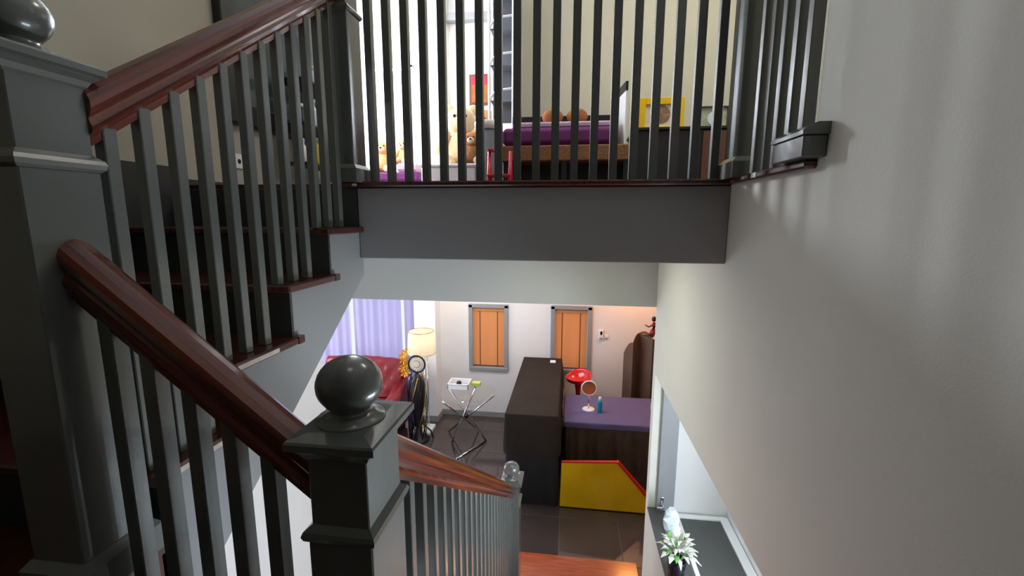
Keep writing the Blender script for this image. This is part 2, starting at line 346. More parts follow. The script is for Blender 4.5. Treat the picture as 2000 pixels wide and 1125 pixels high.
# windows
def window(name, R, y, label, frame=.05, mat_f='gray_frame', mull=()):
    x0, x1, z0, z1 = R
    t = thing(name, ((x0 + x1) / 2, y, z0), label, 'window', kind='structure')
    f = frame
    B(x0 - .012, x0 + f, y - .03, y + .07, z0, z1, .006).build('frame_side', mat_f, t); B(x1 - f, x1 + .012, y - .03, y + .07, z0, z1, .006).build('frame_side', mat_f, t)
    B(x0 - .012, x1 + .012, y - .03, y + .07, z1 - f, z1 + .012, .006).build('frame_top', mat_f, t); B(x0 - .012, x1 + .012, y - .035, y + .07, z0 - .012, z0 + f, .006).build('frame_bottom', mat_f, t)
    for mx in mull: B(mx - .03, mx + .03, y + .0, y + .06, z0 + f, z1 - f, .004).build('mullion', mat_f, t)
    edges = [x0 + f] + [q for mx in mull for q in (mx - .03, mx + .03)] + [x1 - f]
    for a, b in zip(edges[::2], edges[1::2]):
        B(a, b, y + .075, y + .081, z0 + f, z1 - f).build('pane', 'pane', t)
    return t
window('window_1', W1, YB, 'left of two narrow windows with grey frame and wooden blind')
window('window_2', W2, YB, 'right of two narrow windows with grey frame, behind the black table')
window('window_3', WC, YB, 'wide bright window behind the lavender curtains', .06, 'white_plastic', (-3.41, -2.56))
window('window_4', UW, 6.3, 'small glaring window in the far upper wall', .04, 'white_plastic')
for R, lab in ((W1, 'orange wooden blind in the left narrow window'), (W2, 'orange wooden blind in the window behind the black table')):
    x0, x1, z0, z1 = R[0] + .052, R[1] - .052, R[2] + .055, R[3] - .055
    t = thing('wooden_blind', ((x0 + x1) / 2, YB + .03, z0), lab, 'blind', 'wooden window blinds')
    B(x0, x1, YB + .005, YB + .045, z1 - .05, z1, .003).build('head_rail', 'blind_wood', t)
    mb = MB(); n = 40
    for i in range(n):
        z = z0 + .03 + (z1 - .06 - z0 - .03) * i / (n - 1)
        mb.quad((x0, YB + .012, z - .009), (x1, YB + .012, z - .009), (x1, YB + .030, z + .012), (x0, YB + .030, z + .012))
    s = mb.build('slats', 'blind_wood', t); s['kind'] = 'stuff'
    for fx in (.22, .78):
        B(x0 + (x1 - x0) * fx - .006, x0 + (x1 - x0) * fx + .006, YB + .008, YB + .010, z0 + .01, z1 - .04).build('ladder_tape', 'brown_panel', t)
    B(x0, x1, YB + .008, YB + .035, z0 + .002, z0 + .022, .003).build('bottom_rail', 'brown_panel', t)
# lavender curtains
def curtain(x0, x1, lab):
    mb = MB(); n = int((x1 - x0) * 60); top, bot = [], []
    for i in range(n + 1):
        x = x0 + (x1 - x0) * i / n; y = 6.5 + .018 * math.sin(x * 52) + .008 * math.sin(x * 23 + 1)
        top.append((x, y, -.55)); bot.append((x + .01 * math.sin(x * 9), y + .01 * math.sin(x * 31), ZF + .03))
    mid = [((a[0] + b[0]) / 2, (a[1] + b[1]) / 2, -1.8) for a, b in zip(top, bot)]
    mb.loft([top, mid, bot], cap=False, closed=False)
    return tag(mb.build('curtain', 'curtain'), lab, 'curtain', 'sheer lavender curtains')
curtain(-4.45, -3.45, 'sheer lavender curtain panel nearest the stairs'); curtain(-3.36, -2.60, 'wide sheer lavender curtain panel between two white mullions'); curtain(-2.52, -2.345, 'narrow lavender curtain strip behind the lamp shade')

# ================================================================== STAIRS
RIS = [(.849, -.595), (1.116, -.413), (1.382, -.229), (1.649, -.046), (1.916, ZU)]
# upper flight: body with sloping soffit, risers, treads
st = thing('stair_flight', (-1.4, 1.4, -.775), 'upper stair flight with dark treads rising to the landing', 'stairs')
def under(y): return -.209 + .70 * (y - 2.026)
poly = [(.83, under(.83)), (1.945, under(1.945)), (1.945, .12)]
poly += [(1.930, .12)]
for k in range(3, -1, -1):
    y, z = RIS[k]; yn = RIS[k + 1][0]
    poly += [(yn + .012, z - .026), (y + .012, z - .026)]
poly += [(.861, -.80), (.83, -.80)]
MB().prism(poly, 'x', XL, XS).build('stringer', 'stringer_paint', st)
for k, (y, z) in enumerate(RIS):
    zb = -.775 if k == 0 else RIS[k - 1][1]
    if k < 4:
        B(XL, XS + .002, y, y + .0125, zb, z - .026).build('riser', 'riser_paint', st)
        t = B(XL, XS + .025, y - .03, RIS[k + 1][0] + .002, z - .026, z, .005).box(XS + .001, XS + .025, RIS[k + 1][0] + .0021, RIS[k + 1][0] + .035, z - .026, z).build('tread', 'tread_wood', st)
        if k < 2: B(XS + .024, XS + .0262, y - .022, y + .2 - .04 * k, z - .021, z - .007).build('worn_edge', 'worn_edge', t, label='pale worn edge where the stain has rubbed off')
    else:
        B(XL, XS - .002, y, y + .0125, zb, .12).build('riser', 'riser_paint', st)
# corner and winder steps beside the camera, landing, lower flight
sl = thing('stair_flight', (0, 1.8, ZF), 'lower stair flight going down from the landing to the tiled floor', 'stairs')
sm = thing('stair_landing', (-.3, -.3, -1.4), 'dark turning steps and landing in the near foreground', 'landing')
B(XL, -.95, -1.4, .849, -.90, -.775, .004).build('corner_tread', 'tread_wood', sm)
B(-.95, -.70, -1.4, .72, -1.08, -.955, .004).build('tread', 'tread_wood', sm); B(-.70, -.45, -1.4, .72, -1.26, -1.135, .004).build('tread', 'tread_wood', sm)
B(-.965, -.95, -1.4, .72, -.955, -.805).build('riser', 'paint', sm); B(-.715, -.70, -1.4, .72, -1.135, -.985).build('riser', 'paint', sm); B(-.465, -.45, -1.4, .72, -1.31, -1.165).build('riser', 'paint', sm)
B(-.45, XR, -1.4, .83, -1.40, -1.31, .004).build('landing', 'tread_wood', sm)
for k in range(1, 10):
    z = -1.31 - .185 * k; y0 = .83 + .27 * (k - 1); y1 = y0 + .30 if k < 9 else 3.56
    B(-.47, XR, y0, y1, z - .03, z, .005).build('tread', 'orange_wood', sl)
    B(-.47, XR, y0 - .002, y0 + .012, z, z + .155).build('riser', 'paint', sl)
B(-.47, XR + (.0), 3.53, 3.545, ZF, -3.005).build('riser', 'paint', sl)
B(-.50, -.47, .83, 3.545, ZF, -2.975).build('stringer', 'paint', sl)

# ---------------- newel posts
def newel(label, x0, x1, y0, y1, ztop, zbase, collar=-.183, ball=True, plinth=None):
    cx, cy = (x0 + x1) / 2, (y0 + y1) / 2
    t = thing('newel_post', (cx, cy, zbase), label, 'newel post', 'newel posts of the stairs')
    zc = ztop + collar
    B(x0, x1, y0, y1, zc, ztop - .02, .002).build('upper_post', 'paint', t)
    e = .006
    B(x0 - e, x1 + e, y0 - e, y1 + e, zbase, zc - .02, .003).build('lower_post', 'paint', t)
    mb = MB()
    def ring(d, z): return [(x0 - d, y0 - d, z), (x1 + d, y0 - d, z), (x1 + d, y1 + d, z), (x0 - d, y1 + d, z)]
    mb.loft([ring(.006, zc - .022), ring(.012, zc - .016), ring(.015, zc - .007), ring(.012, zc + .001), ring(.005, zc + .007), ring(-.001, zc + .012)], smooth=False)
    mb.build('collar', 'paint', t)
    mb = MB()
    mb.loft([ring(-.001, ztop - .046), ring(.004, ztop - .040), ring(.009, ztop - .030), ring(.017, ztop - .022), ring(.017, ztop - .018), ring(.027, ztop - .016), ring(.027, ztop - .004), ring(.024, ztop), ring(-.004, ztop + .006)], smooth=False)
    c = mb.build('cap', 'paint', t)
    if plinth:
        ring2 = lambda d, z: [(x0 - d, y0 - d, z), (x1 + d, y0 - d, z), (x1 + d, y1 + d, z), (x0 - d, y1 + d, z)]
        MB().loft([ring2(.022, zbase), ring2(.022, plinth - .012), ring2(.016, plinth - .004), ring2(.008, plinth + .006)], smooth=False).build('plinth', 'paint', t)
    if ball:
        r = .0610
        prof = [(.001, .002), (.060, .002), (.064, .006), (.062, .010), (.052, .012), (.050, .016), (.040, .020), (.036, .024), (.037, .027)]
        for i in range(1, 14):
            a = -math.pi / 2 + .62 + (math.pi - .62) * i / 13
            prof.append((max(.0005, r * math.cos(a)), .0725 + .0545 * math.sin(a)))
        MB().lathe((cx - .006, cy, ztop), prof, 36).build('ball_finial', 'paint', t)
    return t
newel('tall dark newel post in the left foreground, cut off by the frame', -1.07, -.962, .682, .812, .29, -.775, plinth=-.70)
newel('grey newel post with round finial in the centre of the stairwell', -.458, -.347, .682, .826, -.385, -1.31)
newel('small newel post with pale ball at the foot of the lower flight', -.455, -.345, 3.01, 3.15, -1.955, -2.975)
newel('newel post at the top of the upper flight, left end of landing balusters', -1.035, -.932, 1.86, 1.965, 1.075, ZU, collar=-.225, plinth=.215)
newel('newel post at the right corner of the landing, lit on its left side', .600, .690, 1.785, 1.905, 1.075, ZU, collar=-.06, plinth=.215)

# ---------------- railings
PROF = [(0, -.5), (.20, -.5), (.22, -.36), (.30, -.30), (.44, -.24), (.47, -.14), (.40, -.06), (.38, .0), (.44, .06), (.50, .16), (.50, .28), (.42, .38), (.24, .46), (0, .5)]
PROF = [(u, v) for u, v in PROF] + [(-u, v) for u, v in PROF[-2:0:-1]]
def handrail(t, a, b, wdt, hgt, along, m=None):
    # plumb-cut moulded rail between a and b, running along x or y
    rings = []
    for p in (a, b):
        rings.append([((p[0] + u * wdt, p[1], p[2] + v * hgt) if along == 'y' else (p[0], p[1] + u * wdt, p[2] + v * hgt)) for u, v in PROF])
    return MB().loft(rings, smooth=False).build('handrail', m or ('rail_wood' if along == 'y' else 'rail_wood_across'), t)
def balusters(t, items, sx=.028, sy=.026):
    first = None
    for x, y, z0, z1 in items:
        B(x - sx / 2, x + sx / 2, y - sy / 2, y + sy / 2, z0, z1, .002).build('baluster', 'paint', t)
# upper flight
t = thing('stair_railing', (-.985, 1.35, -.6), 'dark railing with moulded wooden handrail along the upper flight', 'railing')
def rb(y): return .193 + .690 * (y - .891)
handrail(t, (-.985, .81, rb(.81) + .055), (-.985, 1.87, rb(1.87) + .055), .070, .118, 'y', 'rail_wood_up')
it = []
y = .857
while y < 1.84:
    k = max(i for i in range(4) if RIS[i][0] - .03 <= y + .001) if y > .82 else 0
    it.append((-.980, y, RIS[k][1], rb(y) + .012)); y += .0857
balusters(t, it, .027, .030)
# landing front
t = thing('landing_railing', (-.15, 1.94, ZU), 'row of square grey balusters along the edge of the upper landing', 'railing')
handrail(t, (-.94, 1.935, .99), (.61, 1.935, .99), .07, .1, 'x')
balusters(t, [(-.873 + .0798 * i, 1.94, .150, .95) for i in range(19)], .032, .032)
# landing return
t = thing('landing_railing', (.63, 1.55, ZU), 'short return of balusters between corner newel and right wall', 'railing')
handrail(t, (.632, 1.31, .99), (.632, 1.79, .99), .07, .1, 'y')
balusters(t, [(.630, 1.365 + .0798 * i, .150, .95) for i in range(5)], .032, .030)
# short turn between the foreground newel and the centre newel
t = thing('stair_railing', (-.7, .75, -1.1), 'short steep wooden handrail with balusters between the two nearest newels', 'railing')
def r1(x): return -.112 - .815 * (x + .95)
handrail(t, (-.964, .75, r1(-.964)), (-.452, .75, r1(-.452)), .072, .125, 'x', 'rail_wood_turn')
stepz = lambda x: -.955 if x < -.70 else -1.135
balusters(t, [(x, .752, stepz(x), r1(x) - .045) for x in (-.903, -.820, -.737, -.658, -.580)], .030, .034)
# lower flight
t = thing('stair_railing', (-.4, 2.0, ZF), 'long railing with wooden handrail descending to the lower room', 'railing')
def r2(y): return -.640 - .703 * (y - .966) + .055
handrail(t, (-.400, .815, r2(.815)), (-.400, 3.02, r2(3.02)), .070, .118, 'y', 'rail_wood_down')
it = []; y = .90
while y < 2.98:
    k = int((y - .83) / .27) + 1
    it.append((-.400, y, -1.31 - .185 * min(k, 9), r2(y) - .043)); y += .0955
balusters(t, it, .028, .026)

# ================================================================== LOWER ROOM THINGS
def skirt(name, parent, x0, x1, y0, y1, zt, zb, material, amp, freq, seed=0, flare=.0, lab=None, top=True, n=150):
    rnd = random.Random(seed); ph = [rnd.uniform(0, 6.28) for _ in range(4)]
    per = 2 * (x1 - x0 + y1 - y0); pts = []
    for i in range(n):
        s = per * i / n; a, b = x1 - x0, y1 - y0
        if s < a: p, nn = (x0 + s, y0), (0, -1)
        elif s < a + b: p, nn = (x1, y0 + s - a), (1, 0)
        elif s < 2 * a + b: p, nn = (x1 - (s - a - b), y1), (0, 1)
        else: p, nn = (x0, y1 - (s - 2 * a - b)), (-1, 0)
        pts.append((p, nn, s))
    def ring(z, k, ins=0.0):
        out = []
        for (p, nn, s) in pts:
            d = k * (amp * (.5 + .5 * math.sin(s * freq + ph[0])) + amp * .4 * math.sin(s * freq * 2.3 + ph[1]) + flare) - ins
            out.append((p[0] + nn[0] * d, p[1] + nn[1] * d, z))
        return out
    mb = MB(); rings = []
    if top: rings.append(ring(zt, 0, .012))
    rings += [ring(zt - .003, 0, .003), ring(zt - .012, 0, 0), ring(zt + (zb - zt) * .25, .4), ring(zt + (zb - zt) * .6, .8), ring(zb, 1)]
    mb.loft(rings, cap=False)
    if top: mb.bm.faces.new([mb.bm.verts.new((q[0], q[1], zt)) for q in ring(zt, 0, .012)])
    return mb.build(name, material, parent, label=lab)
# tall black-draped table
t = thing('draped_table', (-.365, 5.5, ZF), 'tall long table draped to the floor in black cloth', 'table')
skirt('tablecloth', t, -.655, -.100, 4.50, 6.48, -2.112, ZF + .006, 'black_cloth', .022, 11, 1)
ov = skirt('overlay_cloth', t, -.668, -.088, 4.488, 6.49, -2.104, -2.56, 'black_satin', .018, 13, 2, flare=.012)
B(-.64, -.115, 4.52, 6.46, -2.145, -2.118).build('table_top', 'dark_furniture', t)
for lx in (-.62, -.15):
    for ly in (4.55, 6.40): B(lx, lx + .03, ly, ly + .03, ZF, -2.145).build('leg', 'black', t)
o = tag(B(-.26, -.18, 6.24, 6.33, -2.103, -2.085, .004).build('packet', 'white_plastic'), 'small white packet lying on the black draped table', 'packet')
# lower table with violet top
t = thing('draped_table', (.65, 5.43, ZF), 'low table with violet-grey top cloth and black pleated skirt', 'table')
B(-.03, 1.40, 5.04, 5.84, -2.44, -2.415).build('table_top', 'dark_furniture', t)
for lx in (-.0, 1.34):
    for ly in (5.08, 5.78): B(lx, lx + .03, ly, ly + .03, ZF, -2.44).build('leg', 'black', t)
skirt('skirt', t, -.01, 1.41, 5.03, 5.85, -2.45, ZF + .006, 'skirt_satin', .045, 24, 5, top=False, n=320)
skirt('top_cloth', t, -.035, 1.42, 5.02, 5.86, -2.408, -2.475, 'violet_cloth', .006, 9, 6, n=120)
# gold panel with red edge
t = thing('gold_panel', (.4, 4.5, ZF), 'glossy gold panel with red cut edge standing in front of the tables', 'panel')
pl = [(-.055, ZF + .012), (-.045, -2.632), (.545, -2.590), (.862, -2.965), (.862, ZF + .012)]
MB().prism(pl, 'y', 4.49, 4.515).build('sheet', 'gold', t, bevel=.002)
MB().prism([(-.045, -2.632), (.545, -2.590), (.545, -2.576), (-.045, -2.618)], 'y', 4.487, 4.520).build('red_edge', 'red_edge', t, label='thin red top edge')
MB().prism([(.545, -2.590), (.862, -2.965), (.886, -2.945), (.560, -2.576), (.545, -2.576)], 'y', 4.480, 4.535).build('red_edge', 'red_edge', t, label='broad red slanting edge')
B(-.06, .87, 4.485, 4.525, ZF, ZF + .012).build('bottom_rail', 'black', t)
# red bar stool
sx, sy = .15, 6.12
t = thing('bar_stool', (sx, sy, ZF), 'glossy red bucket bar stool behind the violet table', 'stool')
mb = MB(); rings = []
for r, z in [(.03, -.10), (.10, -.085), (.155, -.055), (.18, -.01), (.186, .0), (.178, .004), (.165, -.02), (.13, -.05), (.06, -.062), (.01, -.064)]:
    ring = []
    for i in range(32):
        a = 2 * math.pi * i / 32; back = max(0, math.cos(a - 1.1)) ** 1.5
        hz = z + (0.075 * back if r > .15 and z > -.03 else .03 * back if r > .15 else 0)
        ring.append((sx + r * math.cos(a), sy + r * .95 * math.sin(a), -2.25 + hz))
    rings.append(ring)
mb.loft(rings).build('seat', 'red_plastic', t)
MB().lathe((sx, sy, -2.36), [(.045, .03), (.05, .0), (.034, -.1), (.03, -.25)], 20).build('shroud', 'red_plastic', t)
MB().lathe((sx, sy, ZF), [(.2, 0), (.2, .012), (.05, .03), (.022, .06), (.022, .56)], 28).build('column', 'chrome', t)
MB().torus((sx, sy - .02, ZF + .3), .13, .011, 'z').build('footrest', 'chrome', t)
# vanity mirror and bottle on the violet table
ZT = -2.408
t = thing('vanity_mirror', (.27, 5.40, ZT), 'round white vanity mirror on a stem, on the violet table', 'mirror')
MB().lathe((.27, 5.40, ZT), [(.078, 0), (.08, .006), (.07, .014), (.02, .02)], 28).build('base', 'white_plastic', t)
MB().lathe((.27, 5.40, ZT), [(.009, .018), (.009, .2)], 12).build('stem', 'chrome', t)
MB().torus((.27, 5.395, ZT + .285), .092, .009, 'y').build('ring', 'white_plastic', t)
MB().lathe((0, 0, 0), [(.001, 0), (.086, 0), (.086, .008), (.001, .01)], 32).bm
mb = MB(); b = bmesh.new(); bmesh.ops.create_cone(b, cap_ends=True, segments=32, radius1=.09, radius2=.09, depth=.008)
mb.merge(b, Matrix.Translation((.27, 5.395, ZT + .285)) @ Matrix.Rotation(math.radians(90), 4, 'X')).build('glass', 'mirror', t)
t = thing('spray_bottle', (.405, 5.34, ZT), 'blue spray bottle with white cap beside the vanity mirror', 'bottle')
MB().lathe((.405, 5.34, ZT), [(.030, 0), (.032, .01), (.032, .125), (.024, .15), (.015, .158)], 20).build('bottle', 'cyan', t)
MB().lathe((.405, 5.34, ZT), [(.017, .156), (.018, .165), (.017, .195), (.012, .20)], 16).build('cap', 'white_plastic', t)
MB().prism([(1.03, ZT), (1.055, ZT + .14), (1.08, ZT)], 'y', 5.44, 5.54).bm
tag(MB().prism([(5.40, ZT), (5.45, ZT + .12), (5.455, ZT + .12), (5.415, ZT)], 'x', 1.04, 1.14).prism([(5.50, ZT), (5.455, ZT + .12), (5.45, ZT + .12), (5.485, ZT)], 'x', 1.04, 1.14).build('tent_card', 'white_plastic'), 'white folded card at the right end of the violet table', 'card')
# glass side table on crossed chrome rods, with tray and box
zt = -2.37
t = thing('side_table', (-1.34, 5.62, ZF), 'round glass side table on crossed chrome rods', 'table')
MB().lathe((-1.34, 5.62, zt), [(.001, -.001), (.395, -.001), (.40, .004), (.395, .009), (.001, .009)], 48).build('glass_top', 'pane', t)
rods = [((-1.667, 5.79), (-1.129, 5.80)), ((-1.286, 5.862), (-1.595, 5.687)), ((-.985, 5.576), (-1.73, 6.0)), ((-1.60, 5.30), (-1.30, 6.1)), ((-1.05, 5.75), (-1.44, 5.30))]
for i, (a, b) in enumerate(rods[:4]):
    MB().tube([(a[0], a[1], zt - .004), (b[0], b[1], ZF + .014)], .0125, 10).build('leg', 'chrome', t)
MB().tube([(-1.129, 5.80, ZF + .014), (-1.43, 5.27, ZF + .014)], .012, 10).build('floor_bar', 'chrome', t)
MB().tube([(-1.595, 5.687, ZF + .012), (-1.43, 5.27, ZF + .012)], .008, 8).build('floor_bar', 'black', t)
MB().ball((-1.40, 5.74, zt - .39), .035).build('hub', 'black', t)
t = thing('tray', (-1.50, 5.80, zt + .009), 'white deep tray on the glass side table', 'tray')
x0, x1, y0, y1, zb, zh = -1.645, -1.355, 5.69, 5.92, zt + .0095, zt + .085
mb = B(x0 + .02, x1 - .02, y0 + .02, y1 - .02, zb, zb + .008)
for a in [(x0, x1, y0, y0 + .008), (x0, x1, y1 - .008, y1), (x0, x0 + .008, y0, y1), (x1 - .008, x1, y0, y1)]: mb.box(*a, zb, zh)
mb.build('body', 'white_plastic', t); MB().tube([(x0, y0, zh), (x1, y0, zh), (x1, y1, zh), (x0, y1, zh), (x0, y0, zh)], .006, 6).build('rim', 'white_plastic', t)
tag(MB().lathe((-1.51, 5.80, zb + .009), [(.03, 0), (.036, .02), (.036, .05), (.03, .07), (.02, .075)], 20).build('jar', 'black_gloss'), 'small black jar inside the white tray', 'jar')
tag(B(-1.34, -1.22, 5.84, 5.93, zt + .0095, zt + .06, .006).build('sponge_box', 'lime'), 'lime-green box beside the white tray on the glass table', 'box')
# floor lamp
lx, ly = -2.11, 6.0
t = thing('floor_lamp', (lx, ly, ZF), 'floor lamp with white drum shade and clear rods', 'lamp')
mb = MB(); mb.lathe((lx, ly, 0), [(.200, -1.955), (.196, -1.80), (.180, -1.63)], 40); 
for f in [f for f in mb.bm.faces if len(f.verts) > 4]: mb.bm.faces.remove(f)
mb.build('shade', 'lamp_cloth', t)
MB().torus((lx, ly, -1.955), .2, .004, 'z').build('shade_rim', 'brass', t); MB().torus((lx, ly, -1.63), .18, .004, 'z').build('shade_rim', 'brass', t)
for k in range(4):
    a = math.radians(45 + 90 * k); MB().tube([(lx + .085 * math.cos(a), ly + .085 * math.sin(a), ZF + .05), (lx + .085 * math.cos(a), ly + .085 * math.sin(a), -1.9)], .008, 8).build('rod', 'chrome', t)
MB().tube([(lx, ly, -1.99), (lx, ly, -1.80)], .012).build('socket', 'brass', t)
MB().tube([(lx - .2, ly, -1.94), (lx + .2, ly, -1.94)], .004, 6).tube([(lx, ly - .2, -1.94), (lx, ly + .2, -1.94)], .004, 6).build('spider', 'brass', t)
B(lx - .14, lx + .14, ly - .14, ly + .14, ZF, ZF + .05, .008).build('base', 'crystal', t)
MB().ball((lx, ly, ZF + .08), .045, .045, .035).build('ornament', 'lime', t)
l = bpy.data.lights.new('lamp_bulb', 'POINT'); l.energy = 1.4; l.color = (1, .72, .42); l.shadow_soft_size = .05
lo = bpy.data.objects.new('lamp_bulb', l); COL.objects.link(lo); lo.location = (lx, ly, -1.76 + Z0)
# ornamental black stand with ring
ox, oy = -2.09, 5.72
t = thing('ornament_stand', (ox, oy, ZF), 'black wrought ornamental stand topped by a ring, before the lamp', 'ornament')
MB().torus((ox, oy, -2.03), .118, .013, 'y', 40, 8).build('ring', 'black', t)
MB().ball((ox - .01, oy, -2.03), .09, .006, .09).build('ring_disc', 'paper', t)
MB().torus((ox, oy, -2.03), .05, .006, 'y', 24, 6).build('inner_ring', 'black', t)
MB().lathe((ox, oy, ZF), [(.15, 0), (.15, .03), (.06, .06), (.045, .2), (.08, .45), (.105, .7), (.095, .88), (.05, .96), (.02, 1.0)], 20).build('column', 'dark_furniture', t)
for k in range(8):
    a0 = k * .785; MB().tube([(ox + (.10 + .03 * math.sin(s * 3.1)) * math.cos(a0 + s * 2.0), oy + (.10 + .03 * math.sin(s * 3.1)) * math.sin(a0 + s * 2.0), ZF + .04 + s * .92) for s in [i / 12 for i in range(13)]], .008, 6).build('scroll', 'black_gloss' if k % 2 else 'brass', t)
for k in range(3):
    a0 = 2.1 * k + .4; MB().tube([(ox + .05 * math.cos(a0), oy + .05 * math.sin(a0), ZF + .25), (ox + .17 * math.cos(a0), oy + .17 * math.sin(a0), ZF + .12), (ox + .2 * math.cos(a0), oy + .2 * math.sin(a0), ZF + .01)], .012, 8).build('foot', 'black', t)
# orange flowers in a tall blue vase
vx, vy = -2.30, 6.0
t = thing('flower_vase', (vx, vy, ZF), 'tall blue vase with orange flowers beside the armchair', 'vase')
MB().lathe((vx, vy, ZF), [(.045, 0), (.05, .05), (.042, .4), (.046, .7), (.03, .86), (.04, .9)], 20).build('vase', 'blue_plastic', t)
rnd = random.Random(3)
for k in range(11):
    fx, fy, fz = vx + rnd.uniform(-.10, .03), vy - .03 + rnd.uniform(-.05, .04), -2.26 + .034 * k + rnd.uniform(-.02, .02)
    MB().tube([(vx, vy, ZF + .85), ((vx + fx) / 2, (vy + fy) / 2, (ZF + .88 + fz) / 2), (fx, fy, fz)], .004, 5).build('stem', 'leaf_green', t)
    mb = MB()
    for q in range(5):
        a = q * 1.257 + k; c = math.cos(a); s = math.sin(a); L = .06
        mb.quad((fx, fy - .01, fz), (fx + L * .7 * math.cos(a - .45), fy - .02, fz + L * .7 * math.sin(a - .45)), (fx + L * c, fy - .035, fz + L * s), (fx + L * .7 * math.cos(a + .45), fy - .02, fz + L * .7 * math.sin(a + .45)))
    mb.build('flower', 'orange_petal', t)
# red tufted armchair / sofa
t = thing('leather_sofa', (-3.05, 5.75, ZF), 'deep red tufted leather sofa in front of the lavender curtains', 'sofa')
B(-3.72, -2.40, 5.36, 6.12, ZF + .08, ZF + .34, .02).build('base', 'red_leather', t)
B(-3.58, -2.56, 5.33, 5.98, ZF + .34, ZF + .50, .03).build('seat_cushion', 'red_leather', t, bevel=.02)
# rolled, tufted back
n, mrow = 40, 14; rows = []
for j in range(mrow + 1):
    v = j / mrow; row = []
    for i in range(n + 1):
        u = i / n; x = -3.66 + 1.20 * u; z = ZF + .48 + .56 * v + .03 * math.sin(math.pi * u)
        tuft = .022 * abs(math.sin(u * math.pi * 6 + (v * 4) * math.pi / 2)) * abs(math.sin(u * math.pi * 6 - (v * 4) * math.pi / 2))
        y = 6.0 - tuft + .10 * v + (.07 if v > .93 else 0)
        row.append((x, y, z))
    rows.append(row)
rows.append([(p[0], p[1] + .1, p[2] - .03) for p in rows[-1]]); rows.append([(p[0], 6.24, ZF + .1) for p in rows[-2]])
MB().loft(rows, cap=False, closed=False).build('backrest', 'red_leather', t)
for u, v in [(.08, .75), (.25, .75), (.42, .75), (.58, .75), (.75, .75), (.92, .75), (.17, .45), (.33, .45), (.5, .45), (.67, .45), (.84, .45)]:
    MB().ball((-3.66 + 1.2 * u, 5.998 + .1 * v, ZF + .48 + .56 * v), .012, .008, .012, 10, 6).build('button', 'red_leather', t)
for s in (-1, 1):
    ax = -3.06 + s * .62
    mb = MB(); prof = [(-.06, ZF + .1), (.06, ZF + .1), (.065, ZF + .5), (.085, ZF + .56), (.085, ZF + .63), (.04, ZF + .68), (-.04, ZF + .68), (-.085, ZF + .63), (-.085, ZF + .56), (-.065, ZF + .5)]
    mb.loft([[(ax + px, y, pz + dz) for px, pz in prof] for y, dz in ((5.32, -.05), (5.36, -.02), (5.7, .0), (6.1, .12))], smooth=True).build('armrest', 'red_leather', t)
    MB().torus((ax, 5.325, ZF + .56), .05, .012, 'y', 24, 6).build('scroll_trim', 'brass', t)
for fx in (-3.66, -2.46):
    for fy in (5.42, 6.08): MB().lathe((fx, fy, ZF), [(.02, 0), (.028, .03), (.03, .08)], 12).build('foot', 'black', t)
# wall devices
t = thing('intercom', (.487, YB, -1.80), 'white door intercom with black lens on the back wall', 'intercom')
B(.445, .515, YB - .025, YB, -1.82, -1.67, .005).build('body', 'white_plastic', t); MB().ball((.482, YB - .026, -1.715), .018, .008, .03).build('lens', 'black', t)
B(.455, .505, YB - .03, YB - .024, -1.805, -1.785, .002).build('button', 'gray_frame', t)
t = thing('light_switch', (.555, YB, -1.80), 'small white light switch to the right of the intercom', 'switch')
B(.53, .59, YB - .012, YB, -1.81, -1.74, .003).build('plate', 'white_plastic', t); B(.545, .575, YB - .018, YB - .011, -1.80, -1.785, .002).build('rocker', 'gray_frame', t)
# brown folding screen and figurine
t = thing('folding_screen', (1.2, 6.2, ZF), 'brown arched folding screen standing at the right of the back wall', 'screen')
def panel(pts3, name='panel'):
    mb = MB(); d = Vector((0, .03, 0)); A = [Vector(p) for p in pts3]; mb.loft([A, [p + d for p in A]], smooth=False).build(name, 'brown_cloth', t)
def arch(xa, ya, za, xb, yb, zb, n=5, bul=.05):
    pts = [(xa, ya, ZF), (xb, yb, ZF)]
    for i in range(n + 1):
        f = 1 - i / n; pts.append((xa + (xb - xa) * f, ya + (yb - ya) * f, za + (zb - za) * f + bul * math.sin(math.pi * f)))
    return pts
panel(arch(.79, 6.30, -1.93, .885, 6.12, -1.72)); panel(arch(.89, 6.12, -1.71, .985, 6.28, -1.62, bul=.03)); panel(arch(.99, 6.28, -1.62, 1.14, 6.08, -1.64, bul=.06)); panel(arch(1.145, 6.08, -1.65, 1.45, 6.25, -1.95))
t = thing('figurine', (1.14, 6.15, -1.60), 'small dark figurine perched on top of the brown screen', 'figurine')
MB().tube([(1.12, 6.13, -1.62), (1.15, 6.13, -1.55), (1.155, 6.13, -1.46), (1.15, 6.13, -1.42)], [.035, .045, .035, .015]).build('body', 'red_leather', t)
MB().ball((1.15, 6.13, -1.375), .03, .03, .038).build('head', 'black', t)
MB().tube([(1.13, 6.12, -1.46), (1.08, 6.1, -1.48), (1.03, 6.1, -1.45)], [.014, .011, .009]).build('arm', 'skin_figurine', t); MB().tube([(1.12, 6.12, -1.58), (1.06, 6.1, -1.60), (1.0, 6.1, -1.585)], [.022, .018, .012]).build('leg', 'skin_figurine', t)

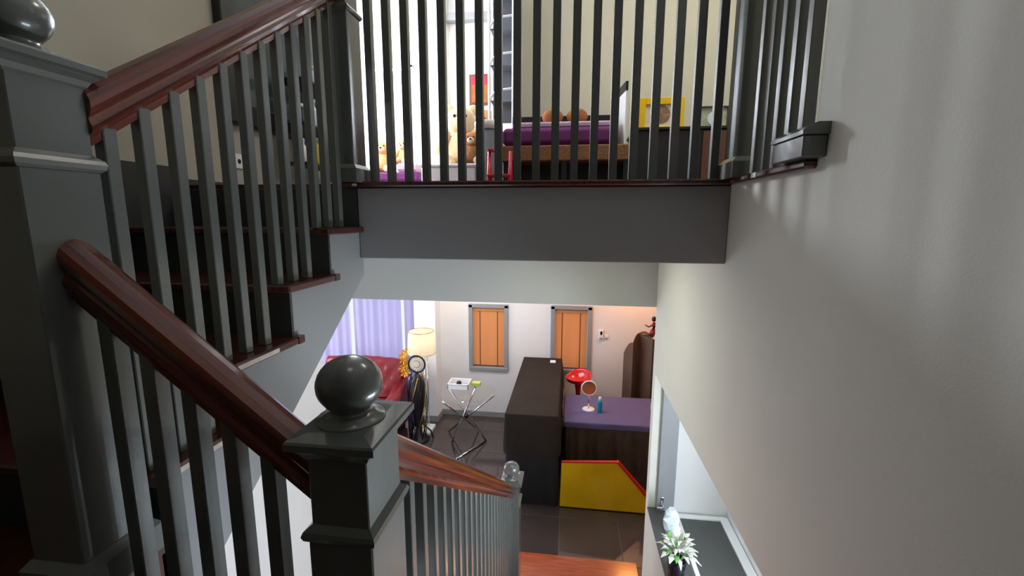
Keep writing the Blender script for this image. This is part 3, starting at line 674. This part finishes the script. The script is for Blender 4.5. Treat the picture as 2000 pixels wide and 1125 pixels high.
# ================================================================== THINGS IN THE PASS-THROUGH
t = thing('cupboard_door', (.755, 3.19, ZF), 'narrow grey cupboard door with lever handle behind the half wall', 'door')
B(.80, .93, 3.17, 3.198, ZF + .01, -1.0, .003).bm
d = B(.690, .812, 3.165, 3.198, PT[0] + .015, PT[1] - .004, .003).build('door_panel', 'gray_panel', t)
B(.715, .735, 3.155, 3.167, -2.17, -2.07, .002).build('escutcheon', 'chrome', d); MB().tube([(.725, 3.16, -2.13), (.725, 3.12, -2.13), (.68, 3.115, -2.135)], .009).build('handle', 'chrome', d)
t = thing('sideboard', (.99, 2.2, ZF), 'white sideboard with dark grey inset top behind the half wall', 'cabinet')
B(.815, 1.195, 1.0, 3.17, ZF, -2.215, .004).build('body', 'white_plastic', t)
B(.845, 1.135, 1.03, 3.13, -2.2155, -2.208, .002).build('inset_top', 'gray_top', t)
for a in [(.815, .845, 1.0, 3.17), (1.135, 1.195, 1.0, 3.17), (.845, 1.135, 3.13, 3.17), (.845, 1.135, 1.0, 1.03)]: B(*a, -2.215, -2.196, .002).build('rim', 'white_plastic', t)
ZC = PT[0] + .014
t = thing('crystal_vase', (.742, 2.93, ZC), 'faceted pale blue glass vase on the half wall', 'vase')
MB().loft([[(.742 + r * math.cos(a * math.pi / 4 + tw), 2.93 + r * math.sin(a * math.pi / 4 + tw), ZC + z) for a in range(8)] for r, z, tw in [(.036, 0, 0), (.055, .04, .39), (.058, .10, 0), (.046, .15, .39), (.022, .185, 0)]], smooth=False).build('body', 'crystal', t)
px_, py_ = .685, 2.52
t = thing('potted_plant', (px_, py_, ZC), 'variegated pale-leaved plant in a black pot on the half wall', 'plant')
MB().lathe((px_, py_, ZC), [(.035, 0), (.045, .01), (.055, .13), (.05, .135), (.045, .12)], 20).build('pot', 'pot', t)
MB().lathe((px_, py_, ZC + .115), [(.046, 0), (.001, .004)], 16).build('soil', 'black', t)
rnd = random.Random(11)
for k in range(64):
    a = rnd.uniform(0, 6.283); el = rnd.uniform(-.1, 1.35); L = rnd.uniform(.045, .085); g = k % 9 == 0
    d0 = Vector((math.cos(a) * math.cos(el), math.sin(a) * math.cos(el), math.sin(el))); s0 = Vector((-math.sin(a), math.cos(a), 0))
    b0 = Vector((px_, py_ + .02, ZC + .165)) + d0 * rnd.uniform(.02, .085); w_ = rnd.uniform(.011, .019)
    up = Vector((0, 0, 1)); p1 = b0 + d0 * L * .5 + up * .008; p2 = b0 + d0 * L - up * .018
    mb = MB(); mb.loft([[b0 - s0 * .003, b0 + up * .002, b0 + s0 * .003], [p1 - s0 * w_, p1 + up * .005, p1 + s0 * w_], [p2 - s0 * .002, p2, p2 + s0 * .002]], cap=False, closed=False)
    mb.build('leaf', 'leaf_green' if g else 'leaf_pale', t)
for k in range(7):
    a = k * .9; MB().tube([(px_, py_, ZC + .095), (px_ + .03 * math.cos(a), py_ + .03 * math.sin(a), ZC + .15), (px_ + .055 * math.cos(a), py_ + .055 * math.sin(a), ZC + .19)], .003, 5).build('stem', 'leaf_green', t)

# ================================================================== UPPER HALL THINGS
# black framed glass on the left wall, shelf with bottles beneath
t = thing('wall_mirror', (XL, 2.8, .5), 'large black-framed dark mirror on the left wall above the rail', 'mirror')
x0 = XL; FY = (2.26, 3.42); FZ = (.50, 1.75)
B(x0, x0 + .05, FY[0], FY[0] + .12, FZ[0], FZ[1], .006).build('frame_side', 'black', t); B(x0, x0 + .05, FY[1] - .12, FY[1], FZ[0], FZ[1], .006).build('frame_side', 'black', t)
B(x0, x0 + .05, FY[0] + .12, FY[1] - .12, FZ[0], FZ[0] + .12, .006).build('frame_bottom', 'black', t); B(x0, x0 + .05, FY[0] + .12, FY[1] - .12, FZ[1] - .12, FZ[1], .006).build('frame_top', 'black', t)
B(x0, x0 + .02, FY[0] + .12, FY[1] - .12, FZ[0] + .12, FZ[1] - .12).build('glass', 'glass_dark', t)
t = thing('wall_socket', (XL, 2.35, .27), 'white wall socket below the black mirror', 'socket'); B(XL, XL + .008, 2.31, 2.39, .262, .342, .002).build('plate', 'white_plastic', t); MB().ball((XL + .008, 2.35, .302), .004, .014, .014, 10, 6).build('outlet', 'black', t)
t = thing('shelf_rack', (-1.72, 3.0, ZU), 'black metal shelf rack holding bottles under the mirror', 'shelf')
for z in (.33, .56, .82): B(-1.80, -1.60, 2.62, 3.38, z - .012, z, .002).build('shelf', 'black', t)
for y in (2.63, 3.36):
    for x in (-1.795, -1.61): B(x, x + .012, y, y + .012, ZU, 1.02).build('post', 'black', t)
items = [(2.70, .33, .05, .13, 'white_plastic', 'white carton', 'on the lower shelf nearest the stairs'), (2.88, .33, .04, .16, 'yellow', 'yellow bottle', 'on the lower shelf of the rack'), (3.04, .33, .045, .14, 'white_plastic', 'white jar', 'on the lower shelf beside the yellow bottle'), (2.72, .56, .05, .11, 'glass_dark', 'dark glass jar', 'on the middle shelf'),
         (2.86, .56, .035, .17, 'crystal', 'clear bottle', 'on the middle shelf'), (2.98, .56, .045, .12, 'lime', 'lime tin', 'on the middle shelf'), (3.12, .56, .04, .16, 'white_plastic', 'slim white bottle', 'on the middle shelf'), (3.02, .82, .035, .14, 'crimson', 'red bottle', 'on the top shelf of the rack'), (2.90, .82, .04, .12, 'crystal', 'clear glass', 'on the top shelf of the rack'), (3.2, .82, .045, .15, 'white_plastic', 'white can', 'on the top shelf by the newel')]
for y, z, r, h, mm, nm, wh in items:
    t = thing('bottle', (-1.70, y, z), nm + ' ' + wh, 'bottle', 'containers on the shelf rack')
    MB().lathe((-1.70, y, z), [(r * .9, 0), (r, .006), (r, h * .72), (r * .55, h * .86), (r * .5, h)], 16).build('body', mm, t); MB().lathe((-1.70, y, z + h), [(r * .55, 0), (r * .55, .02), (r * .4, .024)], 12).build('cap', 'white_plastic', t)
# teddy bears
def bear(x, y, z, s, rz, fur, label, muzzle='fur_cream'):
    t = thing('teddy_bear', (x, y, z), label, 'teddy bear', 'teddy bears on the upper floor')
    R = Matrix.Rotation(rz, 4, 'Z')
    def L(p): q = R @ Vector(p); return (x + s * q.x, y + s * q.y, z + s * q.z)
    def E(name, p, r, m, par=None, tilt=0):
        return MB().ball(L(p), r[0] * s, r[1] * s, r[2] * s, 18, 12, R @ Matrix.Rotation(tilt, 4, 'Y')).build(name, m, par or t)
    E('body', (0, 0, .19), (.15, .13, .19), fur); h = E('head', (0, -.02, .45), (.14, .125, .125), fur)
    for q in (-1, 1):
        E('ear', (q * .11, 0, .55), (.05, .025, .05), fur, h); E('eye', (q * .05, -.135, .475), (.014, .01, .014), 'black', h)
        E('arm', (q * .17, -.05, .25), (.05, .06, .12), fur, None, q * -.5); E('leg', (q * .11, -.16, .065), (.065, .14, .065), fur); E('paw', (q * .11, -.29, .07), (.05, .02, .055), muzzle)
    E('muzzle', (0, -.13, .42), (.065, .05, .05), muzzle, h); E('nose', (0, -.18, .435), (.022, .014, .016), 'black', h)
    return t
t = thing('storage_box', (-1.05, 4.75, ZU), 'white storage box under the largest teddy bears', 'box')
B(-1.40, -.88, 4.12, 5.80, ZU, .45, .01).build('body', 'white_plastic', t); B(-1.41, -.87, 4.11, 5.81, .45, .48, .008).build('lid', 'white_plastic', t)
bear(-1.19, 4.86, .482, 1.15, .15, 'fur_cream', 'large cream teddy bear sitting on the white box')
bear(-1.04, 5.45, .482, 1.32, -.25, 'fur_brown', 'brown teddy bear on the white box, right of the cream one', 'fur_tan')
bear(-.97, 4.36, .482, .55, .1, 'fur_brown', 'small reddish-brown teddy bear in front of the cream bear')
t = thing('daybed', (-2.25, 5.5, ZU), 'daybed with purple blanket under the bright window', 'bed')
B(-2.85, -1.75, 5.02, 6.05, ZU, .40, .01).build('base', 'white_plastic', t); B(-2.87, -1.73, 5.0, 6.07, .40, .50, .02).build('blanket', 'purple', t); B(-2.0, -1.73, 5.0, 5.4, .50, .60, .03).build('folded_throw', 'lilac', t)
bear(-2.24, 5.22, .50, .66, .2, 'fur_tan', 'tan teddy bear on the daybed left of its twin'); bear(-1.98, 5.24, .60, .5, -.1, 'fur_tan', 'small tan teddy bear on the folded throw')
t = thing('picture', (-1.28, 6.29, 1.5), 'small red and orange picture on the far wall behind the bears', 'picture')
B(-1.42, -1.14, 6.27, 6.30, 1.50, 1.90, .004).build('frame', 'brown_panel', t); B(-1.39, -1.17, 6.262, 6.271, 1.53, 1.87).build('print', 'orange_cloth', t); B(-1.39, -1.17, 6.260, 6.263, 1.76, 1.87).build('band', 'crimson', t)
# white tubular rack with grey fabric shelves
t = thing('fabric_rack', (-.72, 4.74, ZU), 'tall rack of white tubes and grey fabric left of the beige wall', 'rack')
for x in (-.845, -.605):
    for y in (4.64, 4.86): MB().tube([(x, y, ZU), (x, y, 2.35)], .014, 8).build('tube', 'white_metal', t)
B(-.835, -.615, 4.83, 4.85, .97, 2.25).build('back_panel', 'gray_fabric', t); B(-.61, -.60, 4.66, 4.84, .97, 2.25).build('side_panel', 'gray_fabric', t)
for z in (1.20, 1.535, 1.87, 2.20):
    MB().tube([(-.845, 4.64, z - .09), (-.835, 4.64, z - .03), (-.80, 4.64, z + .02), (-.745, 4.64, z + .05), (-.67, 4.64, z + .055), (-.605, 4.64, z + .06)], .012, 8).build('curved_bar', 'white_metal', t)
    B(-.835, -.615, 4.65, 4.84, z - .06, z - .045, .003).build('shelf', 'gray_fabric', t)
t = thing('waste_bin', (-.76, 4.12, ZU), 'dark bin with white rim at the foot of the rack', 'bin')
MB().lathe((-.76, 4.12, ZU), [(.09, 0), (.10, .02), (.115, .62)], 24).build('body', 'gray_fabric', t); MB().lathe((-.76, 4.12, ZU + .62), [(.122, 0), (.124, .06), (.118, .075), (.05, .08)], 28).build('rim', 'white_plastic', t)
t = thing('step_stool', (-.64, 3.83, ZU), 'crimson A-frame step stool in front of the bin', 'stool')
for x in (-.70, -.52):
    MB().tube([(x, 3.74, ZU), (x, 3.83, .54)], .013, 8).build('leg', 'crimson', t); MB().tube([(x, 3.92, ZU), (x, 3.83, .54)], .013, 8).build('leg', 'crimson', t)
B(-.71, -.51, 3.755, 3.87, .33, .35, .003).build('step', 'crimson', t); B(-.71, -.66, 3.78, 3.88, .54, .56, .003).build('top', 'crimson', t)
# purple seat
t = thing('wicker_bench', (-.08, 4.5, ZU), 'wicker bench with long purple cushion against the beige wall', 'bench')
B(-.66, .51, 4.18, 4.60, .50, .64, .01).build('wicker_base', 'wicker', t)
for x in (-.64, -.10, .45):
    for y in (4.20, 4.54): B(x, x + .045, y, y + .045, ZU, .50).build('leg', 'dark_furniture', t)
B(-.63, .48, 4.50, 4.53, ZU + .02, .50).build('back_board', 'dark_furniture', t)
B(-.65, .36, 4.19, 4.56, .645, .80, .03).build('cushion', 'purple', t, bevel=.015); B(-.56, .35, 4.24, 4.52, .80, .855, .015).build('throw', 'lilac', t)
B(-.60, .36, 4.54, 4.59, .88, .965, .006).build('back_rail', 'black', t)
for x in (-.60, .31): B(x, x + .05, 4.565, 4.59, .64, .88).build('back_post', 'black', t)
for x0, x1, lab in ((-.30, -.10, 'orange cushion on the purple bench, left one'), (-.07, .13, 'orange cushion on the purple bench, right one')):
    c = MB(); c.ball(((x0 + x1) / 2, 4.44, .932), (x1 - x0) / 2, .055, .075, 16, 10); tag(c.build('cushion', 'orange_cloth'), lab, 'cushion', 'orange cushions on the bench')
t = thing('white_board', (.455, 4.38, .642), 'thin white board with black top edge standing on the end of the bench', 'board')
q = [(.458, 4.19), (.406, 4.56), (.394, 4.56), (.446, 4.19)]
MB().prism(q, 'z', .642, 1.09).build('board', 'white_plastic', t)
MB().prism([(.464, 4.186), (.410, 4.564), (.390, 4.564), (.442, 4.186)], 'z', 1.09, 1.165).build('top_edge', 'black', t)
# dark sideboard with frames
t = thing('sideboard', (.95, 4.5, ZU), 'low black sideboard with a brown door under the yellow frame', 'cabinet')
B(.55, 1.62, 4.22, 4.80, .17, .755, .006).build('body', 'dark_furniture', t); B(.535, 1.635, 4.20, 4.81, .755, .78, .004).build('top', 'dark_furniture', t)
B(1.12, 1.34, 4.205, 4.222, .20, .74, .004).build('door', 'brown_panel', t)
for x in (.58, 1.54):
    for y in (4.26, 4.72): B(x, x + .05, y, y + .05, ZU, .17).build('foot', 'black', t)
def pframe(label, x0, x1, z0, z1, y, bw, fm, mats):
    t = thing('photo_frame', ((x0 + x1) / 2, y, z0), label, 'photo frame', 'photo frames on the black sideboard')
    B(x0, x0 + bw, y, y + .03, z0, z1, .004).build('frame_side', fm, t); B(x1 - bw, x1, y, y + .03, z0, z1, .004).build('frame_side', fm, t)
    B(x0 + bw, x1 - bw, y, y + .03, z1 - bw, z1, .004).build('frame_top', fm, t); B(x0 + bw, x1 - bw, y, y + .03, z0, z0 + bw * .35, .004).build('frame_bottom', fm, t)
    B(x0 + bw, x1 - bw, y + .015, y + .022, z0 + bw * .35, z1 - bw).build('mount', mats[0], t)
    cx, cz, w_, h_ = (x0 + x1) / 2, (z0 + z1) / 2 - .01, (x1 - x0) * .2, (z1 - z0) * .3
    MB().prism([(cx + w_ * math.cos(a * .2618), cz + h_ * math.sin(a * .2618)) for a in range(24)], 'y', y + .012, y + .0155).build('print', mats[1], t)
    B((x0 + x1) / 2 - .02, (x0 + x1) / 2 + .02, y + .03, y + .10, z0, z0 + .008).build('strut', 'black', t)
    return t
pframe('bright yellow photo frame on the black sideboard', .575, .965, .781, 1.045, 4.28, .06, 'yellow', ('paper', 'photo_print'))
pframe('small clear frame with dark top edge right of the yellow frame', 1.095, 1.345, .781, .965, 4.30, .012, 'glass_dark', ('pale_print', 'crystal'))
